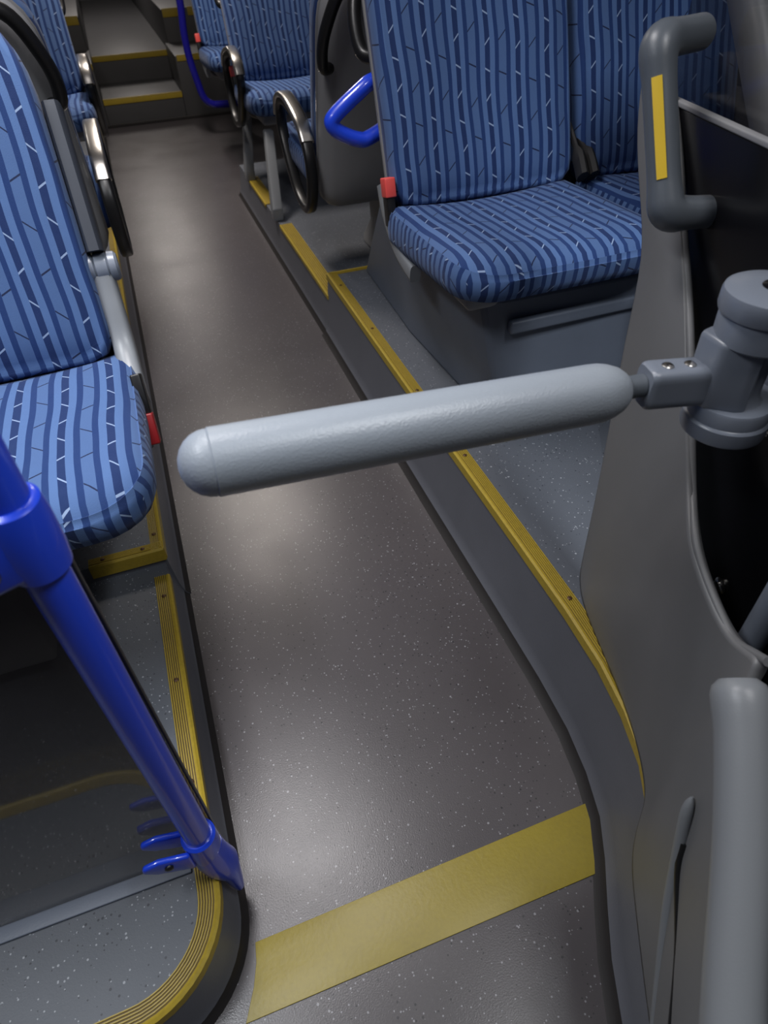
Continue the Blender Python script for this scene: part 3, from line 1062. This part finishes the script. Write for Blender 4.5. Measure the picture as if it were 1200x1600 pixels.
# rounded bead along the free edge of the moulding
V, F = tube(smooth_path(RE[5:], 4), 0.0055, 12)
build('moulding_bead', V, F, M['panel'], part)

PA, PBk = Vector((0.700, 0.860, 0)), Vector((0.604, 0.345, 0))   # plan line of the infill


def on_plane(t, z, o=0.0):
    d = (PBk - PA)
    n = Vector((d.y, -d.x, 0)).normalized()      # towards the aisle
    return PA + d * t + n * o + Vector((0, 0, z))


def plane_slab(name, poly, o0, o1, mat, bev=0.002):
    n = len(poly)
    V = [on_plane(t, z, o0) for t, z in poly] + [on_plane(t, z, o1) for t, z in poly]
    F = [tuple(range(n))[::-1], tuple(range(n, 2 * n))] + [(k, (k + 1) % n, n + (k + 1) % n, n + k) for k in range(n)]
    return build(name, V, F, mat, part, False, bevel=bev)


plane_slab('black_infill', [(0.62, 0.24), (1.9, 0.24), (1.9, 0.985), (0.095, 0.985), (0.095, 0.945), (0.30, 0.80), (0.62, 0.55)], -0.004, 0.004, M['infill'])
plane_slab('infill_edge', [(0.095, 0.985), (1.9, 0.985), (1.9, 0.992), (0.095, 0.992)], -0.006, 0.006, M['shell'], 0.002)
plane_slab('cab_glass', [(0.10, 0.95), (1.9, 0.95), (1.9, 1.95), (0.02, 1.95), (0.02, 1.0)], -0.0195, -0.0145, M['darkglass'], 0.001)
# bolt on the infill
bp_ = on_plane(0.90, 0.494, 0.004)
dn = (on_plane(0, 0, 1) - on_plane(0, 0, 0))
V, F = lathe([(0.012, 0), (0.012, 0.002), (0.0085, 0.0045), (0.0075, 0.008), (0.005, 0.0095), (0.0, 0.0085)], bp_, dn, 20)
build('infill_bolt', V, F, M['steel'], part, label='steel bolt')
# upright grey edge post of the infill
V, F = tube([(0.576, 0.308, 0.2305), (0.579, 0.308, 0.60), (0.580, 0.308, 0.988)], 0.0165, 16)
build('edge_post', V, F, M['grey'], part)


def fillet(pts, r, n=7):
    P = [Vector(p) for p in pts]
    out = [P[0]]
    for i in range(1, len(P) - 1):
        a, b = (P[i - 1] - P[i]), (P[i + 1] - P[i])
        q = min(r, a.length * 0.49, b.length * 0.49)
        p0, p1 = P[i] + a.normalized() * q, P[i] + b.normalized() * q
        for k in range(n + 1):
            t = k / n
            out.append(p0 * (1 - t) ** 2 + P[i] * 2 * t * (1 - t) + p1 * t * t)
    out.append(P[-1])
    return out


# hand grip: two stubs on the infill and a slanting bar
g0, g1 = on_plane(0.157, 1.065, 0.004), on_plane(0.376, 0.896, 0.004)
top_, bot_ = Vector((0.598, 0.752, 1.066)), Vector((0.597, 0.668, 0.902))
dirn = (bot_ - top_).normalized()
gpath = fillet([g0, g0.lerp(top_, 0.5), top_, top_.lerp(bot_, 0.32), top_.lerp(bot_, 0.68), bot_, g1.lerp(bot_, 0.5), g1], 0.034)
rad = []
for p in gpath:
    dc = min((p - top_).length, (p - bot_).length)
    rad.append(0.0192 + 0.0032 * math.exp(-(dc / 0.026) ** 2))
V, F = tube(gpath, rad, 28)
grip = build('grab_handle', V, F, M['handle'], part)
sd_ = Vector((-0.70, -0.71, 0.1))
st_pts = [top_.lerp(bot_, k) for k in (0.21, 0.40, 0.60, 0.79)]
sn = (sd_ - dirn * sd_.dot(dirn)).normalized()
sw = sn.cross(dirn).normalized()
V, F = [], []
for p in st_pts:
    for q in (-0.0058, 0.0, 0.0058):
        h = math.sqrt(max(0.0206 ** 2 - q * q, 0))
        V.append(p + sn * h + sw * q)
nv = len(V)
V += [v - sn * 0.004 for v in V]
for i in range(3):
    for k in range(2):
        a_ = i * 3 + k
        F.append((a_, a_ + 1, a_ + 4, a_ + 3))
        F.append((nv + a_, nv + a_ + 3, nv + a_ + 4, nv + a_ + 1))
for i in range(3):
    F.append((i * 3, i * 3 + 3, nv + i * 3 + 3, nv + i * 3))
    F.append((i * 3 + 2, nv + i * 3 + 2, nv + i * 3 + 5, i * 3 + 5))
F.append((0, nv, nv + 1, 1)); F.append((1, nv + 1, nv + 2, 2))
F.append((9, 10, nv + 10, nv + 9)); F.append((10, 11, nv + 11, nv + 10))
build('grip_strip', V, F, M['hy'], grip, True, label='yellow strip')

# padded rail of the cab door, close to the camera
rp_ = [(0.447, 0.230, 0.602), (0.428, 0.187, 0.575), (0.385, 0.110, 0.515), (0.335, 0.035, 0.455), (0.28, -0.05, 0.39)]
RL = smooth_path(rp_, 5)
rr = [0.018, 0.0255, 0.0285, 0.029, 0.0285] + [0.028] * (len(RL) - 5)
V, F = tube(RL, rr, 24)
build('door_rail', V, F, M['rail'], part, label='light grey rounded rail')
# narrow light lip and the dark slit beside it
lip = smooth_path([(0.427, 0.193, 0.415), (0.419, 0.184, 0.390), (0.404, 0.153, 0.316), (0.385, 0.118, 0.252), (0.343, 0.030, 0.115)], 5)
V, F = tube(lip, [0.0015, 0.003, 0.0045, 0.006, 0.007] + [0.0075] * (len(lip) - 5), 12)
build('door_lip', V, F, M['rail'], part)
slit = smooth_path([(0.413, 0.166, 0.358), (0.402, 0.146, 0.322), (0.370, 0.080, 0.262), (0.332, 0.014, 0.186)], 5)
V, F = tube(slit, 0.0055, 10)
build('door_slit', V, F, M['black'], part)

# dim upright panel inside the cab, seen through the glass
cb = thing('cab_panel', 'dim grey upright panel behind the dark cab glass at top right', 'panel', (1.0, 0.62, RP_Z))
V, F = prism([(0.52, RP_Z + 0.25), (0.60, RP_Z + 0.25), (1.16, 1.18), (1.10, 1.21)], 'x', 0.945, 1.40)
build('upright', V, F, M['rail'], cb, False, bevel=0.025)
V, F = prism([(0.52, RP_Z), (0.60, RP_Z), (0.60, RP_Z + 0.27), (0.52, RP_Z + 0.27)], 'x', 1.0, 1.35)
build('panel_foot', V, F, M['shell'], cb, False, bevel=0.005)
